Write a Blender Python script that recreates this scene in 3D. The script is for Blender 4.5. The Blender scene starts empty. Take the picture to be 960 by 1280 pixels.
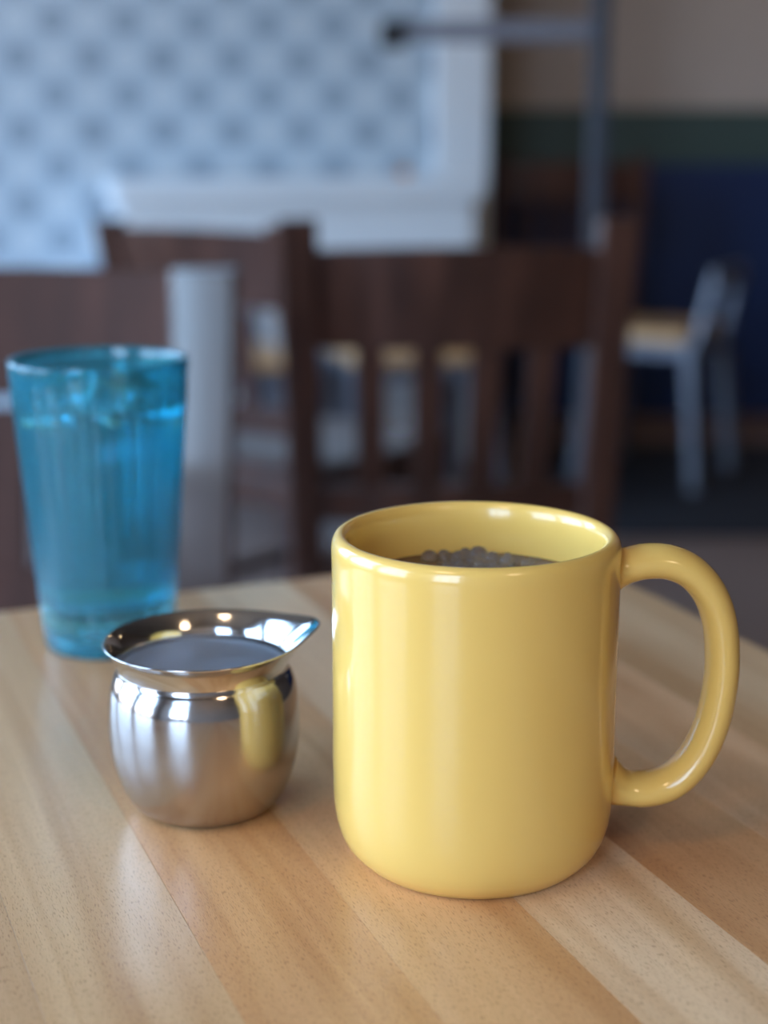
import bpy, bmesh, math, random
from mathutils import Vector, Matrix
random.seed(4)
S = bpy.context.scene
C = S.collection
PI = math.pi

# ------------------------------------------------------------------ camera, light, exposure
CAM_Z = 0.961            # eye height; the table top is at 0.75
PITCH = math.radians(13.4)
cam_d = bpy.data.cameras.new('camera'); cam = bpy.data.objects.new('camera', cam_d); C.objects.link(cam)
cam.location = (0, 0, CAM_Z); cam.rotation_euler = (PI/2 - PITCH, 0, 0)
cam_d.sensor_fit = 'HORIZONTAL'; cam_d.sensor_width = 36; cam_d.lens = 72
cam_d.clip_start = 0.01; cam_d.clip_end = 100
cam_d.dof.use_dof = True; cam_d.dof.focus_distance = 0.435; cam_d.dof.aperture_fstop = 8.0
S.camera = cam
S.view_settings.view_transform = 'Standard'; S.view_settings.look = 'None'
S.view_settings.gamma = 1; S.view_settings.use_curve_mapping = False
S.view_settings.exposure = 0.66

w = bpy.data.worlds.new('daylight'); S.world = w; w.use_nodes = True
nt = w.node_tree; nt.nodes.clear()
out = nt.nodes.new('ShaderNodeOutputWorld'); bg = nt.nodes.new('ShaderNodeBackground')
tc = nt.nodes.new('ShaderNodeTexCoord'); sx = nt.nodes.new('ShaderNodeSeparateXYZ'); rp = nt.nodes.new('ShaderNodeValToRGB')
mr = nt.nodes.new('ShaderNodeMapRange'); mr.inputs[1].default_value = -1; mr.inputs[2].default_value = 1
nt.links.new(tc.outputs['Generated'], sx.inputs[0]); nt.links.new(sx.outputs[2], mr.inputs[0]); nt.links.new(mr.outputs[0], rp.inputs[0])
e = rp.color_ramp.elements
e[0].position = 0.0; e[0].color = (.16, .15, .14, 1)
e[1].position = 0.49; e[1].color = (.22, .22, .22, 1)
for p, c in ((.51, (.62, .76, 1.0, 1)), (.62, (.45, .70, 1.0, 1)), (1.0, (.26, .46, .92, 1))):
    k = e.new(p); k.color = c
nt.links.new(rp.outputs[0], bg.inputs[0]); bg.inputs[1].default_value = 8.0
nt.links.new(bg.outputs[0], out.inputs[0])

# ------------------------------------------------------------------ helpers
def link(o): C.objects.link(o); return o

def empty(name, label, cat, loc=(0, 0, 0), rz=0, group=None):
    o = link(bpy.data.objects.new(name, None)); o.location = loc; o.rotation_euler = (0, 0, rz)
    o.empty_display_size = .05
    o['label'] = label; o['category'] = cat
    if group: o['group'] = group
    return o

def obj(name, bm, m, parent=None, smooth=True, loc=None):
    me = bpy.data.meshes.new(name)
    bmesh.ops.recalc_face_normals(bm, faces=bm.faces[:])
    bm.to_mesh(me); bm.free()
    me.materials.append(m)
    if smooth:
        me.shade_smooth()
    o = link(bpy.data.objects.new(name, me)); o.parent = parent
    if loc: o.location = loc
    return o

def tag(o, label, cat, group=None, kind=None):
    o['label'] = label; o['category'] = cat
    if group: o['group'] = group
    if kind: o['kind'] = kind
    return o

def struct(o): o['kind'] = 'structure'; return o

def copy_tree(o, parent=None):
    c = o.copy(); link(c); c.parent = parent
    for ch in list(o.children): copy_tree(ch, c)
    return c

def add_box(bm, lo, hi, bevel=0.0, M=None, seg=2):
    x0, y0, z0 = lo; x1, y1, z1 = hi
    vs = [bm.verts.new(p) for p in ((x0,y0,z0),(x1,y0,z0),(x1,y1,z0),(x0,y1,z0),(x0,y0,z1),(x1,y0,z1),(x1,y1,z1),(x0,y1,z1))]
    fs = [bm.faces.new([vs[i] for i in f]) for f in ((3,2,1,0),(4,5,6,7),(0,1,5,4),(1,2,6,5),(2,3,7,6),(3,0,4,7))]
    geo = vs
    if bevel:
        es = list({e for f in fs for e in f.edges})
        r = bmesh.ops.bevel(bm, geom=es, offset=bevel, segments=seg, affect='EDGES', profile=.5)
        geo = list({v for v in r['verts']} | {v for v in vs if v.is_valid})
    if M is not None: bmesh.ops.transform(bm, matrix=M, verts=geo)
    return geo

def box(lo, hi, bevel=0.0, M=None):
    bm = bmesh.new(); add_box(bm, lo, hi, bevel, M); return bm

def add_lathe(bm, prof, n=96, closed=False, rfun=None):
    rings = []
    for r, z in prof:
        if r < 1e-6: rings.append([bm.verts.new((0, 0, z))]); continue
        ring = []
        for i in range(n):
            a = 2*PI*i/n
            rr = r if rfun is None else rfun(r, z, a)
            ring.append(bm.verts.new((rr*math.cos(a), rr*math.sin(a), z)))
        rings.append(ring)
    pairs = list(zip(rings, rings[1:]))
    if closed: pairs.append((rings[-1], rings[0]))
    for A, B in pairs:
        for i in range(n):
            j = (i+1) % n
            if len(A) == 1 and len(B) == 1: continue
            if len(A) == 1: bm.faces.new((A[0], B[i], B[j]))
            elif len(B) == 1: bm.faces.new((A[i], A[j], B[0]))
            else: bm.faces.new((A[i], A[j], B[j], B[i]))
    return bm

def lathe(prof, n=96, closed=False, rfun=None):
    return add_lathe(bmesh.new(), prof, n, closed, rfun)

def catmull(pts, k=8):
    P = [Vector(p) for p in pts]; P = [2*P[0]-P[1]] + P + [2*P[-1]-P[-2]]
    o = []
    for i in range(1, len(P)-2):
        for j in range(k):
            t = j/k; a, b, c, d = P[i-1], P[i], P[i+1], P[i+2]
            o.append(.5*((2*b)+(c-a)*t+(2*a-5*b+4*c-d)*t*t+(-a+3*b-3*c+d)*t*t*t))
    o.append(P[-2]); return o

def sweep(bm, path, secs, side, n=20, cap=True):
    """elliptic section (half thickness in plane, half width along `side`) swept along path"""
    side = Vector(side).normalized(); rings = []
    for i, p in enumerate(path):
        t = (path[min(i+1, len(path)-1)] - path[max(i-1, 0)]).normalized()
        nrm = side.cross(t).normalized(); bin_ = t.cross(nrm).normalized()
        a, b = secs[i] if isinstance(secs, list) else secs
        rings.append([bm.verts.new(p + nrm*a*math.cos(2*PI*k/n) + bin_*b*math.sin(2*PI*k/n)) for k in range(n)])
    for A, B in zip(rings, rings[1:]):
        for k in range(n): bm.faces.new((A[k], A[(k+1) % n], B[(k+1) % n], B[k]))
    if cap: bm.faces.new(rings[0][::-1]); bm.faces.new(rings[-1])
    return bm

def bar(bm, a, b, w, d, up=(0, 0, 1), bevel=.003, w2=None, d2=None):
    """rectangular bar from a to b; w across, d the other way; optional end size"""
    a = Vector(a); b = Vector(b); t = (b-a).normalized(); up = Vector(up)
    if abs(t.dot(up)) > .95: up = Vector((0, 1, 0))
    s = t.cross(up).normalized(); u = s.cross(t).normalized()
    w2 = w2 or w; d2 = d2 or d
    vs = []
    for p, ww, dd in ((a, w, d), (b, w2, d2)):
        for i, j in ((-1,-1),(1,-1),(1,1),(-1,1)): vs.append(bm.verts.new(p + s*ww/2*i + u*dd/2*j))
    fs = [bm.faces.new([vs[i] for i in f]) for f in ((3,2,1,0),(4,5,6,7),(0,1,5,4),(1,2,6,5),(2,3,7,6),(3,0,4,7))]
    if bevel:
        bmesh.ops.bevel(bm, geom=list({e for f in fs for e in f.edges}), offset=bevel, segments=2, affect='EDGES', profile=.5)
    return bm

# ------------------------------------------------------------------ materials
def mat(name, color, rough=.5, metal=0, coat=0, coat_r=.05, trans=0, ior=1.5, **kw):
    m = bpy.data.materials.new(name); m.use_nodes = True
    b = m.node_tree.nodes['Principled BSDF']
    b.inputs['Base Color'].default_value = (*color, 1); b.inputs['Roughness'].default_value = rough
    b.inputs['Metallic'].default_value = metal; b.inputs['Coat Weight'].default_value = coat
    b.inputs['Coat Roughness'].default_value = coat_r; b.inputs['Transmission Weight'].default_value = trans
    b.inputs['IOR'].default_value = ior
    for k, v in kw.items(): b.inputs[k].default_value = v
    return m

def nodes(m): return m.node_tree, m.node_tree.nodes['Principled BSDF']

def noisy(m, scale, c0, c1, stretch=(1, 1, 1), bump=0, rough=None, detail=4, coords='Object'):
    nt, b = nodes(m); N = nt.nodes.new; L = nt.links.new
    t = N('ShaderNodeTexCoord'); mp = N('ShaderNodeMapping'); mp.inputs['Scale'].default_value = stretch
    n = N('ShaderNodeTexNoise'); n.inputs['Scale'].default_value = scale; n.inputs['Detail'].default_value = detail
    r = N('ShaderNodeValToRGB'); r.color_ramp.elements[0].position = .3; r.color_ramp.elements[1].position = .7
    r.color_ramp.elements[0].color = (*c0, 1); r.color_ramp.elements[1].color = (*c1, 1)
    L(t.outputs[coords], mp.inputs[0]); L(mp.outputs[0], n.inputs[0]); L(n.outputs[0], r.inputs[0]); L(r.outputs[0], b.inputs['Base Color'])
    if bump:
        bp = N('ShaderNodeBump'); bp.inputs['Strength'].default_value = bump; bp.inputs['Distance'].default_value = .002
        L(n.outputs[0], bp.inputs['Height']); L(bp.outputs[0], b.inputs['Normal'])
    if rough:
        q = N('ShaderNodeMapRange'); q.inputs[3].default_value = rough[0]; q.inputs[4].default_value = rough[1]
        L(n.outputs[0], q.inputs[0]); L(q.outputs[0], b.inputs['Roughness'])
    return m

# beech staves: object colour tints each stave, long soft figure, short dark pores
beech = mat('beech', (.6, .4, .24), .32, coat=.35, coat_r=.22)
def build_beech():
    nt, b = nodes(beech); N = nt.nodes.new; L = nt.links.new
    t = N('ShaderNodeTexCoord'); oi = N('ShaderNodeObjectInfo')
    off = N('ShaderNodeVectorMath'); off.operation = 'MULTIPLY_ADD'
    rv = N('ShaderNodeCombineXYZ'); L(oi.outputs['Random'], rv.inputs[0]); L(oi.outputs['Random'], rv.inputs[1])
    sc = N('ShaderNodeVectorMath'); sc.operation = 'SCALE'; sc.inputs['Scale'].default_value = 7.3; L(rv.outputs[0], sc.inputs[0])
    add = N('ShaderNodeVectorMath'); add.operation = 'ADD'; L(t.outputs['Object'], add.inputs[0]); L(sc.outputs[0], add.inputs[1])
    nt.nodes.remove(off)
    def noise(stretch, scale, detail=3, rough=.5, dist=0):
        mp = N('ShaderNodeMapping'); mp.inputs['Scale'].default_value = stretch; L(add.outputs[0], mp.inputs[0])
        n = N('ShaderNodeTexNoise'); n.inputs['Scale'].default_value = scale; n.inputs['Detail'].default_value = detail
        n.inputs['Roughness'].default_value = rough; n.inputs['Distortion'].default_value = dist
        L(mp.outputs[0], n.inputs[0]); return n
    def ramp(n, p0, c0, p1, c1):
        r = N('ShaderNodeValToRGB'); r.color_ramp.elements[0].position = p0; r.color_ramp.elements[1].position = p1
        r.color_ramp.elements[0].color = (*c0, 1); r.color_ramp.elements[1].color = (*c1, 1); L(n.outputs[0], r.inputs[0]); return r
    def mul(a, c, fac=1):
        m = N('ShaderNodeMix'); m.data_type = 'RGBA'; m.blend_type = 'MULTIPLY'; m.inputs[0].default_value = fac
        L(a, m.inputs[6]); L(c, m.inputs[7]); return m.outputs[2]
    fig = ramp(noise((1.8, 30, 30), 1.0, 4, .6, 1.2), .32, (.84, .72, .60), .60, (1.08, 1.08, 1.08))
    fine = ramp(noise((8, 190, 190), 1.0, 3, .6), .3, (.93, .90, .86), .7, (1.04, 1.04, 1.04))
    pore_n = noise((430, 2900, 2900), 1.0, 1, .5)
    pore = ramp(pore_n, .30, (.58, .46, .38), .43, (1, 1, 1))
    o = mul(oi.outputs['Color'], fig.outputs[0]); o = mul(o, fine.outputs[0]); o = mul(o, pore.outputs[0], .8)
    L(o, b.inputs['Base Color'])
    rr = N('ShaderNodeMapRange'); rr.inputs[3].default_value = .24; rr.inputs[4].default_value = .42
    L(noise((3, 9, 9), 6, 3).outputs[0], rr.inputs[0]); L(rr.outputs[0], b.inputs['Roughness'])
    bp = N('ShaderNodeBump'); bp.inputs['Strength'].default_value = .12; bp.inputs['Distance'].default_value = .0004
    L(pore_n.outputs[0], bp.inputs['Height']); L(bp.outputs[0], b.inputs['Normal'])
build_beech()

yellow = mat('yellow_glaze', (.82, .53, .135), .18, coat=.4, coat_r=.03)
noisy(yellow, 14, (.87, .55, .140), (.89, .57, .150))
steel = mat('satin_steel', (.50, .47, .46), .2, metal=1)
def build_steel():
    nt, b = nodes(steel); N = nt.nodes.new; L = nt.links.new
    t = N('ShaderNodeTexCoord'); s = N('ShaderNodeSeparateXYZ'); L(t.outputs['Object'], s.inputs[0])
    # the polished shoulder and lip are smoother than the satin belly
    m = N('ShaderNodeMapRange'); m.interpolation_type = 'SMOOTHSTEP'
    m.inputs[1].default_value = .024; m.inputs[2].default_value = .042; m.inputs[3].default_value = .215; m.inputs[4].default_value = .09
    L(s.outputs[2], m.inputs[0])
    n = N('ShaderNodeTexNoise'); n.inputs['Scale'].default_value = 900; n.inputs['Detail'].default_value = 2; L(t.outputs['Object'], n.inputs[0])
    a = N('ShaderNodeMath'); a.operation = 'MULTIPLY_ADD'; a.inputs[1].default_value = .05; L(n.outputs[0], a.inputs[0]); L(m.outputs[0], a.inputs[2])
    L(a.outputs[0], b.inputs['Roughness'])
    bp = N('ShaderNodeBump'); bp.inputs['Strength'].default_value = .05; bp.inputs['Distance'].default_value = .0002
    L(n.outputs[0], bp.inputs['Height']); L(bp.outputs[0], b.inputs['Normal'])
build_steel()
blue_plastic = mat('blue_plastic', (.16, .77, .96), .05, trans=.9, ior=1.49)
water_m = mat('water', (.95, .98, 1), .0, trans=1, ior=1.33)
ice_m = mat('ice', (.94, .98, 1), .12, trans=1, ior=1.31)
coffee_m = mat('coffee', (.14, .08, .04), .05)
bubble_m = mat('bubble_film', (.80, .76, .72), .03, trans=.9, ior=1.3)

def wood(name, c0, c1, rough=.3, coat=.4):
    return noisy(mat(name, c0, rough, coat=coat, coat_r=.12), 1, c0, c1, (30, 30, 3), rough=(rough-.05, rough+.12))
dark_wood = wood('dark_wood', (.035, .012, .007), (.085, .030, .017))
red_wood = wood('reddish_wood', (.055, .022, .015), (.10, .042, .030), .6, .0)
red_wood.node_tree.nodes['Principled BSDF'].inputs['Specular IOR Level'].default_value = .3
pale_wood = wood('pale_wood', (.60, .33, .14), (.72, .43, .20))
grey_metal = mat('grey_painted_metal', (.17, .18, .22), .35, metal=.3)
black_metal = mat('black_metal', (.02, .02, .022), .45, metal=.5)
rail_metal = mat('rail_metal', (.16, .16, .19), .5)
post_metal = mat('post_metal', (.035, .042, .058), .5)
white_paint = noisy(mat('white_paint', (.7, .72, .75), .4), 3, (.80, .85, .89), (.86, .90, .93))
beige_wall = noisy(mat('beige_wall', (.4, .33, .28), .7), 1.2, (.50, .42, .37), (.58, .50, .44))
plaster = noisy(mat('plaster', (.45, .42, .4), .8), 1.5, (.42, .40, .38), (.48, .45, .43))
dark_wall = noisy(mat('dark_wall', (.1, .07, .06), .7), 1.5, (.09, .065, .055), (.12, .09, .075))
ceiling_m = noisy(mat('ceiling_paint', (.3, .3, .3), .8), 1, (.22, .21, .2), (.26, .25, .24))
navy = noisy(mat('navy_paint', (.008, .02, .07), .45), 2, (.005, .022, .095), (.008, .032, .125))
green = noisy(mat('green_paint', (.05, .09, .085), .55), 2, (.045, .082, .075), (.06, .10, .095))
floor_m = noisy(mat('floor_boards', (.15, .10, .08), .45), 2.5, (.22, .145, .12), (.28, .19, .155), (1, 5, 1), rough=(.35, .55))
mat_m = noisy(mat('rubber_mat', (.012, .014, .022), .7), 60, (.010, .012, .018), (.018, .02, .03), bump=.3)
grout = mat('grout', (.5, .52, .54), .8)
orange_m = mat('orange_glaze', (.6, .25, .08), .3)

tile_m = mat('patterned_tile', (.7, .75, .8), .28)
def build_tile():
    nt, b = nodes(tile_m); N = nt.nodes.new; L = nt.links.new
    t = N('ShaderNodeTexCoord'); s = N('ShaderNodeSeparateXYZ'); L(t.outputs['Object'], s.inputs[0])
    def M(op, a, bb=None, c=None):
        n = N('ShaderNodeMath'); n.operation = op
        for i, v in enumerate((a, bb, c)):
            if v is None: continue
            if isinstance(v, (int, float)): n.inputs[i].default_value = v
            else: L(v, n.inputs[i])
        return n.outputs[0]
    k = 2*PI/.20
    cx = M('COSINE', M('MULTIPLY', s.outputs[0], k)); cz = M('COSINE', M('MULTIPLY', s.outputs[2], k))
    p = M('MULTIPLY', cx, cz)          # rosettes at tile centres and corners, pale stars between them
    q = M('MULTIPLY', M('COSINE', M('MULTIPLY', s.outputs[0], 2*k)), M('COSINE', M('MULTIPLY', s.outputs[2], 2*k)))
    v = M('MULTIPLY_ADD', p, .5, .5)
    v2 = M('MULTIPLY_ADD', q, .06, v)
    r = N('ShaderNodeValToRGB'); r.color_ramp.interpolation = 'EASE'
    el = r.color_ramp.elements
    el[0].position = .18; el[0].color = (.68, .76, .82, 1); el[1].position = .30; el[1].color = (.52, .62, .70, 1)
    for pp, cc in ((.66, (.52, .62, .70, 1)), (.80, (.30, .38, .46, 1)), (.95, (.34, .42, .50, 1))):
        x = el.new(pp); x.color = cc
    L(v2, r.inputs[0]); L(r.outputs[0], b.inputs['Base Color'])
build_tile()

# ------------------------------------------------------------------ room shell
XL, XR, YB, YF, ZC = -2.7, 4.2, -1.9, 5.6, 3.0
struct(obj('floor', box((XL-.2, YB-.2, -.1), (XR+.2, YF+.2, 0)), floor_m, smooth=False))
struct(obj('ceiling', box((XL-.2, YB-.2, ZC), (XR+.2, YF+.2, ZC+.1)), ceiling_m, smooth=False))
def wall_open(name, fixed, lo, hi, axis, openings, m, t=.2):
    """wall slab with rectangular openings; axis 'x' = runs along x at y=fixed"""
    bm = bmesh.new()
    def seg(a, b, z0, z1):
        if b-a < 1e-4 or z1-z0 < 1e-4: return
        if axis == 'x': add_box(bm, (a, fixed, z0), (b, fixed+t, z1))
        else: add_box(bm, (fixed, a, z0), (fixed+t, b, z1))
    cur = lo
    for a, b, z0, z1 in openings:
        seg(cur, a, 0, ZC); seg(a, b, 0, z0); seg(a, b, z1, ZC); cur = b
    seg(cur, hi, 0, ZC)
    return struct(obj(name, bm, m, smooth=False))
left_open = [(-1.4, .1, .5, 2.8), (.35, 1.85, .5, 2.8), (2.1, 3.6, .5, 2.8)]
back_open = [(-1.75, -.6, .8, 2.8)]
wall_open('wall_left', XL-.2, YB-.2, YF+.2, 'y', left_open, plaster)
wall_open('wall_back', YB-.2, XL, XR, 'x', back_open, plaster)
wall_open('wall_right', XR, YB-.2, YF+.2, 'y', [], dark_wall)

glass_pane = mat('window_glass', (1, 1, 1), 0, trans=1, ior=1.01)
def window(n, axis, fixed, a, b, z0, z1):
    root = link(bpy.data.objects.new(f'window_{n}', None)); root['kind'] = 'structure'
    mid = fixed
    def P(u0, u1, w0, w1, d=.025):
        if axis == 'x': return (u0, mid-d, w0), (u1, mid+d, w1)
        return (mid-d, u0, w0), (mid+d, u1, w1)
    f = bmesh.new()
    for q in (P(a, a+.05, z0, z1, .04), P(b-.05, b, z0, z1, .04), P(a+.05, b-.05, z0, z0+.05, .04), P(a+.05, b-.05, z1-.05, z1, .04)):
        add_box(f, *q)
    obj('frame', f, black_metal, root, False)
    for i in (1, 2):
        u = a+(b-a)*i/3; obj('mullion', box(*P(u-.018, u+.018, z0+.05, z1-.05)), black_metal, root, False)
    u = z0+(z1-z0)*.68; obj('transom', box(*P(a+.05, b-.05, u-.018, u+.018)), black_metal, root, False)
    # portal: guides the sampling of the daylight that enters here
    L = bpy.data.lights.new('window_portal', 'AREA'); L.shape = 'RECTANGLE'; L.size = b-a; L.size_y = z1-z0
    L.cycles.is_portal = True
    o = link(bpy.data.objects.new('window_portal', L))
    if axis == 'x': o.location = ((a+b)/2, fixed-.11, (z0+z1)/2); o.rotation_euler = (PI/2, 0, PI)
    else: o.location = (fixed-.11, (a+b)/2, (z0+z1)/2); o.rotation_euler = (PI/2, 0, PI/2)
    # facing into the room
    d = Vector((0, 1, 0)) if axis == 'x' else Vector((1, 0, 0))
    o.rotation_euler = d.to_track_quat('-Z', 'Z').to_euler()
n = 1
for a, b, z0, z1 in left_open: window(n, 'y', XL-.1, a, b, z0, z1); n += 1
for a, b, z0, z1 in back_open: window(n, 'x', YB-.1, a, b, z0, z1); n += 1

def pendant(x, y, label):  # made-up pendant above the view, added to lift the dim far wall
    p = empty('fill_pendant', label, 'lamp', (x, y, 2.2), group='added warm pendants brightening the far right, out of view')
    obj('cord', lathe([(0, .12), (.004, .12), (.004, ZC-2.2-.001), (0, ZC-2.2-.001)], 12), black_metal, p)
    obj('shade', lathe([(.03, .13), (.05, .12), (.15, 0), (.147, 0), (.047, .117), (.03, .127)], 48), black_metal, p)
    bulb = mat('warm_fill_bulb', (1, .8, .6), .4, **{'Emission Color': (1, .72, .42, 1), 'Emission Strength': 120.0})
    obj('bulb', lathe([(0, .03), (.02, .035), (.03, .06), (.02, .09), (.012, .12), (0, .12)], 24), bulb, p)
opal = mat('opal_fill_glass', (.9, .85, .78), .3, **{'Emission Color': (1, .70, .42, 1), 'Emission Strength': 8.0})
def globe(x, y, label):  # invented globe above the view, put in to warm and brighten the table
    p = empty('fill_globe', label, 'lamp', (x, y, 2.15), group='added opal globes warming the table, out of view')
    obj('cord', lathe([(0, .19), (.004, .19), (.004, ZC-2.15-.001), (0, ZC-2.15-.001)], 12), black_metal, p)
    obj('cap', lathe([(0, .155), (.04, .15), (.03, .185), (.004, .195), (0, .195)], 32), black_metal, p)
    obj('globe', lathe([(0, -.16)] + [(.16*math.sin(t), -.16*math.cos(t)) for t in [PI*i/24 for i in range(1, 24)]] + [(0, .16)], 48), opal, p)
for x, y, lab in ((-.55, -.35, 'added opal globe at the left, unseen warm fill for the table'), (.75, -.75, 'added opal globe behind at the right, unseen warm fill for the table')):
    globe(x, y, lab)
for x, y, lab in ((1.6, 4.3, 'added black pendant with warm bulb, unseen fill for the beige wall'), (3.1, 3.6, 'added black pendant with warm bulb, unseen fill near the right wall')):
    pendant(x, y, lab)

# far wall: beige above, green band, navy wainscot
wf = struct(obj('wall_far', box((XL, YF, 0), (XR, YF+.2, ZC)), beige_wall, smooth=False))
struct(obj('trim_1', box((.3, YF-.025, .90), (XR, YF-.001, 1.09), .004), green, smooth=False))
struct(obj('trim_2', box((.3, YF-.02, .12), (XR, YF-.001, .90), .003), navy, smooth=False))
struct(obj('baseboard_far', box((.3, YF-.035, 0), (XR, YF-.001, .12), .004), navy, smooth=False))

# tiled wall, turned 15 degrees, with its white pilaster at the right end
TA = math.radians(15); TO = Vector((-1.1, 4.40, 0))
Mt = Matrix.Translation(TO) @ Matrix.Rotation(TA, 4, 'Z')
tw = struct(obj('wall_tiled', box((-1.75, .012, 0), (1.292, .18, ZC-.001)), grout, smooth=False)); tw.matrix_world = Mt
TS = .2
tb = box((-TS/2+.0012, -.008, -TS/2+.0012), (TS/2-.0012, 0, TS/2-.0012), .0012)
t0 = obj('tile', tb, tile_m, tw, False)
first = True
for i in range(-5, 6):
    for j in range(1, 11):
        u = 1.19 - (5-i)*TS; v = .02 + (j+.5)*TS
        o = t0 if first else link(t0.copy()); first = False
        o.parent = tw; o.location = (u, .0119, v-.02)
lb = bmesh.new(); add_box(lb, (1.293, -.02, 0), (1.462, .22, ZC-.001), .004)
pil = struct(obj('trim_3', lb, white_paint, smooth=False)); pil.matrix_world = Mt

# ------------------------------------------------------------------ table
TZ = .75
ang = math.atan2(-.925, .38)                  # stave direction
sdir = Vector((math.cos(ang), math.sin(ang), 0)); ndir = Vector((-sdir.y, sdir.x, 0))
L_T = .80
corner = Vector((.095, .797, 0))
u_r = corner.dot(ndir); v0 = corner.dot(sdir)
table = empty('table', 'square pale beech table of glued staves carrying the yellow mug, steel creamer and blue tumbler', 'table',
              (sdir*(v0+L_T/2) + ndir*(u_r-.385)), 0)
tints = {0: (.60, .385, .20), 1: (.56, .33, .165), 2: (.62, .40, .225), 3: (.72, .55, .345), 4: (.55, .325, .17), 5: (.58, .36, .2)}
bounds = [.0975 + .0455*k for k in range(-9, 7)]
bounds = [b for b in bounds if b < u_r-.01] + [u_r]
pool = [(.60, .39, .21), (.57, .345, .18), (.64, .43, .245), (.60, .40, .22), (.66, .47, .28)]
base_inv = None
for k in range(len(bounds)-1):
    a, b = bounds[k], bounds[k+1]; wd = b-a
    bm = box((-L_T/2, -wd/2+.00003, -.028), (L_T/2, wd/2-.00003, 0), .0001)
    o = obj('stave', bm, beech, None, False)
    c = sdir*(v0+L_T/2) + ndir*((a+b)/2)
    o.parent = table; o.location = (c.x-table.location.x, c.y-table.location.y, TZ); o.rotation_euler = (0, 0, ang)
    kk = round((a-.0975)/.0455)
    tint = {-2: (.68, .46, .26), -1: (.69, .46, .25), 0: (.66, .37, .17), 1: (.69, .41, .20), 2: (.80, .58, .36), 3: (.66, .385, .19), 4: (.68, .43, .24)}.get(kk, random.choice(pool))
    o.color = (*tint, 1)
R = Matrix.Rotation(ang, 4, 'Z')
bm = bmesh.new(); sw = sum((bounds[0], bounds[-1]))/2; cc = sdir*(v0+L_T/2)+ndir*sw-table.location
add_box(bm, (-.26, -.02, TZ-.053), (.26, .02, TZ-.0285), .003); add_box(bm, (-.02, -.26, TZ-.053), (.02, .26, TZ-.0285), .003)
o = obj('top_support', bm, black_metal, table, False, (cc.x, cc.y, 0)); o.rotation_euler = (0, 0, ang)
obj('pedestal', lathe([(0, .03), (.045, .03), (.045, .05), (.036, .06), (.036, TZ-.055), (0, TZ-.055)], 32), black_metal, table, True, (cc.x, cc.y, 0))
for k in range(4):
    bm = bar(bmesh.new(), (.03, 0, .04), (.30, 0, .02), .06, .03, w2=.045, d2=.02)
    o = obj('foot', bm, black_metal, table, False, (cc.x, cc.y, 0)); o.rotation_euler = (0, 0, ang+PI/2*k)
table.location.z = 0

# ------------------------------------------------------------------ mug
MX, MY = .0271, .4385
mug = empty('mug', 'large glossy yellow ceramic mug with looped handle, filled nearly to its rim', 'mug', (MX, MY, TZ))
def round_prof():
    p = [(0, .0014), (.026, .0014), (.0285, .0), (.0340, .0), (.0352, .0006), (.0370, .0024), (.0384, .0040), (.0398, .0060), (.0410, .0092), (.0420, .0135), (.0425, .019), (.0427, .030)]
    for z in (.045, .06, .075, .088): p.append((.0426, z))
    p += [(.04265, .093), (.0427, .0962), (.0424, .0982), (.0417, .0997), (.0405, .1005), (.0394, .1005), (.0384, .0998), (.0378, .0986), (.0374, .097), (.0371, .093)]
    for z in (.08, .05, .02): p.append((.037, z))
    p += [(.0355, .0125), (.031, .0085), (.02, .007), (0, .007)]
    return p
body = obj('body', lathe(round_prof(), 128), yellow, mug)
hp = [(.0395, 0, .0893), (.0440, 0, .0902), (.0500, 0, .0916), (.0570, 0, .0912), (.0635, 0, .0880), (.0688, 0, .0815), (.0720, 0, .0725), (.0733, 0, .0610), (.0728, 0, .0500),
      (.0708, 0, .0392), (.0668, 0, .0295), (.0605, 0, .0222), (.0530, 0, .0195), (.0460, 0, .0200), (.0400, 0, .0225)]
hp = [(.04+(x-.04)*1.035, y, z) for x, y, z in hp]
path = catmull(hp, 6); secs = []
for i, p in enumerate(path):
    f = i/(len(path)-1); e_ = max(0, 1-min(f, 1-f)/.09)
    secs.append((.0051+.0032*e_**1.6, .0078+.0022*e_**1.6))
obj('handle', sweep(bmesh.new(), path, secs, (0, 1, 0), 28), yellow, mug)
# drink
cf = obj('coffee', lathe([(0, .0072), (.030, .0088), (.0352, .0135), (.0367, .021), (.0369, .0846), (.0366, .0842), (.0360, .0840), (0, .0840)], 96), coffee_m, None, True, (MX, MY, TZ))
tag(cf, 'dark coffee standing just below the rim inside the yellow mug', 'coffee')
bm = bmesh.new()
random.seed(11)
pts = []
for i in range(150):
    if i < 7: r = random.uniform(.0022, .0034)
    elif i < 30: r = random.uniform(.0011, .002)
    else: r = random.uniform(.0004, .001)
    for _ in range(60):
        a = PI/2 - .12 + random.gauss(0, .16); d = random.uniform(.018, .0362-r)
        x, y = d*math.cos(a), d*math.sin(a)
        if all((x-q[0])**2+(y-q[1])**2 > (.85*(r+q[2]))**2 for q in pts): pts.append((x, y, r)); break
for x, y, r in pts:
    bmesh.ops.create_icosphere(bm, subdivisions=2, radius=r, matrix=Matrix.Translation((x, y, .0840+r*.3)))
fo = obj('foam', bm, bubble_m, None, True, (MX, MY, TZ))
tag(fo, 'clump of clear froth bubbles floating on the coffee', 'foam', kind='stuff')

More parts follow.
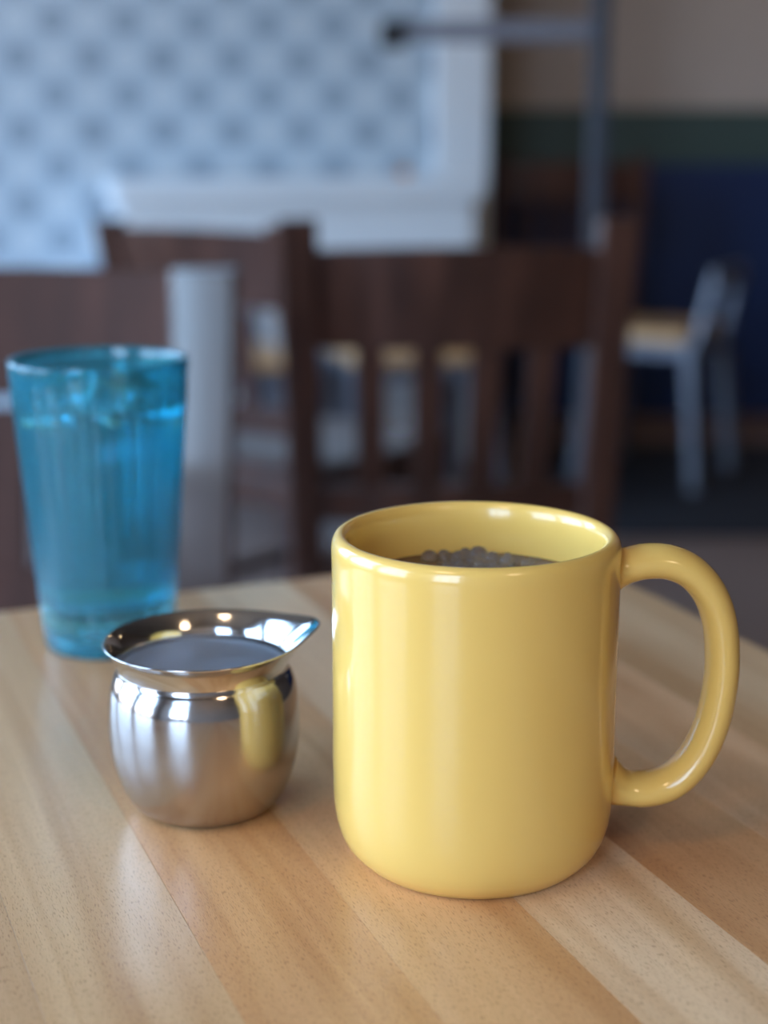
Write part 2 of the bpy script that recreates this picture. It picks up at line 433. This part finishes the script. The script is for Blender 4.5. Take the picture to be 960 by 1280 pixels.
# ------------------------------------------------------------------ creamer
CX, CY = -.0585, .4715
creamer = empty('creamer', 'small round stainless steel creamer with flared lip and pouring spout', 'creamer', (CX, CY, TZ))
cp_k = [(.0200, .0002, 0), (.0235, .0026, 0), (.0268, .0078, 0), (.0291, .0142, 0), (.0304, .0210, 0), (.0309, .0285, 0), (.0308, .0350, 0), (.0303, .0400, 0), (.0295, .0432, 0), (.0284, .0456, 0), (.0276, .0470, 0), (.0273, .0482, 0)]
cp_o = [(0, .0008), (.014, .0004), (.018, 0)] + [(p.x, p.y) for p in catmull(cp_k, 5)]
lip = [(.0276, .0498), (.0284, .0518), (.0298, .0541), (.0313, .0560), (.0319, .0565)]
inn = [(.0317, .0569), (.0311, .0566), (.0296, .0546), (.0280, .0520), (.0269, .0500), (.0266, .0482), (.0267, .0470)]
inn2 = [(.0277, .0448), (.0288, .0420), (.0296, .0385), (.0299, .0335), (.0301, .0275), (.0297, .0205), (.0285, .0135), (.0262, .0078), (.0232, .0036), (.018, .0012), (0, .0014)]
SP = math.radians(15)
def creamer_mesh(prof, close_end):
    bm = bmesh.new(); n = 128; rings = []
    for r, z in prof:
        if r < 1e-6: rings.append([bm.verts.new((0, 0, z))]); continue
        ring = []
        for i in range(n):
            a = 2*PI*i/n; d = (a-SP+PI) % (2*PI) - PI
            g = math.exp(-(d/.30)**2); g2 = math.exp(-(d/.75)**2)
            k = max(0, min(1, (z-.0480)/.0085)); k = k*k*(3-2*k)
            rr = r + k*(.0045*g + .0022*g2) ; zz = z + k*(.0022*g2 + .0008*g)
            ring.append(bm.verts.new((rr*math.cos(a), rr*math.sin(a), zz)))
        rings.append(ring)
    for A, B in zip(rings, rings[1:]):
        for i in range(n):
            j = (i+1) % n
            if len(A) == 1: bm.faces.new((A[0], B[i], B[j]))
            elif len(B) == 1: bm.faces.new((A[i], A[j], B[0]))
            else: bm.faces.new((A[i], A[j], B[j], B[i]))
    return bm
obj('body', creamer_mesh(cp_o + [(.0268, .0482)], 1), steel, creamer)
inner_steel = mat('brushed_inner_steel', (.80, .84, .90), .46, metal=1)
obj('inner_wall', creamer_mesh([(.0268, .0484), (.0268, .0472)] + inn2, 1), inner_steel, creamer)
polished = mat('polished_steel', (.66, .65, .64), .1, metal=1)
obj('spout_lip', creamer_mesh([(.0273, .0482)] + lip + inn[:6] + [(.0273, .0482)], 1), polished, creamer)

# ------------------------------------------------------------------ tumbler
GX, GY = -.120, .642
tumbler = empty('tumbler', 'tall blue see-through fluted plastic tumbler of iced water', 'tumbler', (GX, GY, TZ))
def rad(z): return .0278 + (.0377-.0278)*z/.125
def flute(r, z, a): return r*(1 + (.006*math.cos(40*a) if .018 < z < .112 else 0))
prof = [(0, .006), (.0225, .006), (.0235, .001), (.0250, 0), (.0272, .0004), (.0279, .002), (rad(.010), .010), (rad(.016), .016)]
for i in range(1, 20): prof.append((rad(.016+i*.005), .016+i*.005))
prof += [(rad(.117), .117), (rad(.1235), .1235), (rad(.125)-.0003, .1246), (rad(.125)-.0012, .125), (rad(.125)-.0021, .1246), (rad(.1235)-.0024, .1235)]
for i in range(0, 10): z = .12-i*.0105; prof.append((rad(z)-.0024, z))
prof += [(rad(.022)-.0028, .0225), (rad(.02)-.006, .0205), (0, .0200)]
obj('cup', lathe(prof, 240, rfun=flute), blue_plastic, tumbler)
WL = .1065
wp = [(0, .0199), (rad(.02)-.0058, .0204), (rad(.022)-.0026, .0224)]
for i in range(0, 9): z = .0255+i*.01; wp.append((rad(z)-.0022, z))
wp += [(rad(WL)-.0022, WL+.0008), (rad(WL)-.0030, WL+.0002), (rad(WL)-.0045, WL), (0, WL)]
wa = obj('water', lathe(wp, 96), water_m, None, True, (GX, GY, TZ))
tag(wa, 'clear water filling most of the blue tumbler', 'water')
ices = [((.004, -.010, WL+.0035), (.3, .5, .4), .0165), ((-.017, .008, WL-.001), (.2, -.3, 1.1), .015), ((.015, .012, WL-.002), (-.4, .2, .2), .015)]
il = ['largest ice cube, rising highest above the water at the front of the tumbler', 'ice cube floating at the left of the tumbler',
      'ice cube floating at the back right of the tumbler']
for (p, r, s), lab in zip(ices, il):
    bm = box((-s/2, -s/2, -s/2), (s/2, s/2, s/2), .0028)
    for v in bm.verts: v.co *= 1 + .05*math.sin(v.co.x*700+v.co.y*400)
    o = obj('ice_cube', bm, ice_m, None, True, (GX+p[0], GY+p[1], TZ+p[2])); o.rotation_euler = r
    tag(o, lab, 'ice', 'ice cubes in the blue tumbler')

# ------------------------------------------------------------------ wooden chairs
def make_chair(label, H=.86, W=.42, group='dark wooden slat-back chairs', wd=None, gloss=None, rail_h=.12, drop=.02, shiny=1, nslat=4, slat_w=.034, post_w=.042):
    """origin on the floor under the seat; faces +y, back at -y"""
    wd = wd or dark_wood; gl = gloss or wd
    root = empty('dining_chair', label, 'chair', group=group)
    def by(z): return -.19 - max(0, z-.44)**1.25*.20      # rake of the back
    for s in (-1, 1):
        bm = bmesh.new()
        path = [Vector((s*(W/2-.022+.012*(z/H)), by(z) if z > .44 else -.19-(.44-z)*.10, z)) for z in (0, .15, .3, .44, .55, .66, .77, H-.01, H)]
        rings = []
        for p in path:
            t = .85+.25*(p.z/H)
            w_, d_ = post_w/2*t, .018*t
            if p.z == H: w_ -= .006; d_ -= .006
            c = .004
            rings.append([bm.verts.new(p+Vector(q)) for q in ((-w_+c,-d_,0),(w_-c,-d_,0),(w_,-d_+c,0),(w_,d_-c,0),(w_-c,d_,0),(-w_+c,d_,0),(-w_,d_-c,0),(-w_,-d_+c,0))])
        for A, B in zip(rings, rings[1:]):
            for k in range(8): bm.faces.new((A[k], A[(k+1)%8], B[(k+1)%8], B[k]))
        bm.faces.new(rings[0][::-1]); bm.faces.new(rings[-1])
        obj('rear_post', bm, gl if s == shiny else wd, root, False)
        obj('front_leg', bar(bmesh.new(), (s*(W/2-.03), .19, 0), (s*(W/2-.03), .19, .425), .034, .034, w2=.042, d2=.042), wd, root, False)
        obj('side_stretcher', bar(bmesh.new(), (s*(W/2-.03), .175, .17), (s*(W/2-.025), -.20, .17), .018, .03), wd, root, False)
        obj('side_apron', bar(bmesh.new(), (s*(W/2-.03), .17, .40), (s*(W/2-.025), -.175, .40), .02, .05), wd, root, False)
    obj('front_apron', bar(bmesh.new(), (-W/2+.05, .19, .40), (W/2-.05, .19, .40), .02, .05), wd, root, False)
    obj('rear_apron', bar(bmesh.new(), (-W/2+.045, -.19, .40), (W/2-.045, -.19, .40), .02, .05), wd, root, False)
    # seat, dished and rounded
    bm = bmesh.new(); nx, ny = 16, 16; top = {}
    for i in range(nx+1):
        for j in range(ny+1):
            u = i/nx*2-1; v = j/ny*2-1
            x = u*(W/2-.0)*(1-.02*v*v if v > 0 else 1-.08*v*v); y = v*.205+.017
            z = .452 - .008*(1-u*u)*(1-v*v) - .006*max(abs(u), abs(v))**12
            top[i, j] = bm.verts.new((x, y, z))
    fs = [bm.faces.new((top[i, j], top[i+1, j], top[i+1, j+1], top[i, j+1])) for i in range(nx) for j in range(ny)]
    r = bmesh.ops.extrude_face_region(bm, geom=fs)
    for v in [g for g in r['geom'] if isinstance(g, bmesh.types.BMVert)]: v.co.z = .427
    obj('seat', bm, wd, root, False)
    # curved top rail and lower rail
    def rail(z0, z1, name, th=.022, bow=.022):
        bm = bmesh.new(); rings = []
        X = W/2-.032
        for i in range(13):
            u = i/12*2-1; x = u*X; rr = []
            dy = -bow*(1-u*u)
            cr = .004*(1-u*u)
            for z, q in ((z0, 1), (z1+cr, 1), (z1+cr, -1), (z0, -1)):
                yy = by(z)+dy+q*th/2
                rr.append(bm.verts.new((x, yy, z)))
            rings.append(rr)
        for A, B in zip(rings, rings[1:]):
            for k in range(4): bm.faces.new((A[k], A[(k+1)%4], B[(k+1)%4], B[k]))
        bm.faces.new(rings[0][::-1]); bm.faces.new(rings[-1])
        bmesh.ops.bevel(bm, geom=[e for e in bm.edges if abs(e.verts[0].co.x-e.verts[1].co.x) > .001], offset=.004, segments=2, affect='EDGES')
        obj(name, bm, wd, root, False)
    rail(H-drop-rail_h, H-drop, 'top_rail'); rail(.50, .545, 'lower_rail', .02, .018)
    for k in range(nslat):
        u = (k+1)/(nslat+1)*2-1; x = u*(W/2-.03)
        bow = lambda b: -b*(1-u*u)
        bm = bmesh.new()
        z0, z1 = .54, H-.025-rail_h+.008
        bar(bm, (x, by(z0)+bow(.018), z0), (x*1.03, by(z1)+bow(.022), z1), slat_w, .010, up=(0, 1, 0), bevel=.002)
        obj('slat', bm, wd, root, False)
    return root
def put(o, x, y, deg): o.location = (x, y, 0); o.rotation_euler = (0, 0, math.radians(deg)); return o

gloss_wood = wood('glossy_post_wood', (.05, .028, .022), (.08, .045, .036))
gloss_wood.node_tree.nodes['Principled BSDF'].inputs['Coat Weight'].default_value = 1
gloss_wood.node_tree.nodes['Principled BSDF'].inputs['Coat IOR'].default_value = 1.62
chA = put(make_chair('dark brown slat-back chair directly behind the yellow mug, wide top rail facing us', H=.878, drop=.036, W=.40), .075, 2.10, 3)
chB = put(make_chair('nearest dark chair, cut off at left behind the blue tumbler, with one shiny upright', H=.843, W=.44, wd=red_wood, gloss=gloss_wood, slat_w=.056, post_w=.058, drop=.004, shiny=-1, nslat=5), -.386, 1.27, 180)
chC = put(make_chair('dark chair turned aside, its top rail showing above the shiny upright of the nearest chair', H=.842, W=.40, drop=.012, nslat=3), -.16, 2.72, -36)
chD = put(make_chair('far dark wooden chair in front of the navy wainscot, right of the pilaster', H=.93, W=.46), .58, 5.22, 2)

# ------------------------------------------------------------------ white counter in front of the tiled wall
cnt = empty('counter', 'long white counter with thick overhanging top in front of the patterned tiles', 'counter')
cnt.matrix_world = Mt
obj('counter_top', box((.30, -.40, .815), (1.315, -.03, .875), .006), white_paint, cnt, False)
obj('front_panel', box((.32, -.37, .08), (1.30, -.05, .813), .002), white_paint, cnt, False)
obj('toe_kick', box((.34, -.33, 0), (1.28, -.06, .079)), black_metal, cnt, False)
pc = Mt @ Vector((1.12, -.3, .8755))
o = obj('cup', lathe([(0, .001), (.012, 0), (.015, .004), (.018, .024), (.0165, .024), (.0135, .006), (0, .004)], 32), orange_m, None, True, pc)
tag(o, 'tiny orange cup standing on the white counter', 'cup')

# ------------------------------------------------------------------ low metal chairs with pale wooden seats
def make_metal_chair(label):
    root = empty('metal_chair', label, 'chair', group='grey metal chairs with pale seats')
    for sx_ in (-1, 1):
        obj('front_leg', bar(bmesh.new(), (sx_*.185, .17, 0), (sx_*.155, .145, .42), .06, .03, w2=.085, d2=.03), grey_metal, root, False)
        obj('rear_leg', bar(bmesh.new(), (sx_*.185, -.19, 0), (sx_*.155, -.15, .42), .06, .03, w2=.085, d2=.03), grey_metal, root, False)
        obj('back_upright', bar(bmesh.new(), (sx_*.145, -.165, .42), (sx_*.13, -.20, .60), .055, .02, w2=.045), grey_metal, root, False)
    obj('back_rail', bar(bmesh.new(), (-.15, -.203, .60), (.15, -.203, .60), .02, .06), grey_metal, root, False)
    bm = bmesh.new()
    for a, b in (((-.15, .155, .40), (.15, .155, .40)), ((-.15, -.155, .40), (.15, -.155, .40)), ((-.165, -.14, .40), (-.165, .14, .40)), ((.165, -.14, .40), (.165, .14, .40))):
        bar(bm, a, b, .02, .04)
    obj('seat_frame', bm, grey_metal, root, False)
    obj('seat', box((-.19, -.14, .422), (.19, .19, .455), .008), pale_wood, root, False)
    return root
mc = make_metal_chair('low grey metal chair with pale wood seat at the right, against the navy wall')
put(mc, .80, 4.5, 62)
for (x, y, d, lab) in ((-.45, 3.92, 195, 'grey metal chair with pale seat, seen left of the middle chair\'s upright'),
                       (.06, 4.05, 195, 'grey metal chair with pale seat, seen through the middle chair\'s slats')):
    c = copy_tree(mc); put(c, x, y, d); c['label'] = lab

# ------------------------------------------------------------------ grey partition frame, floor mat
pf = empty('partition_frame', 'slim grey metal post with horizontal rail reaching left to a black bracket', 'frame', (0, 0, 0))
obj('post', box((.467, 3.58, 0), (.505, 3.62, ZC-.002), .004), post_metal, pf, False)
obj('rail', box((.03, 3.592, 1.19), (.467, 3.618, 1.235), .004), rail_metal, pf, False)
obj('bracket', box((-.01, 3.58, 1.175), (.05, 3.63, 1.235), .01), black_metal, pf, False)
fm = obj('floor_mat', box((.45, 3.75, 0), (2.6, 4.95, .012), .004), mat_m, None, False)
tag(fm, 'flat black mat lying on the brown floor at the right', 'mat')
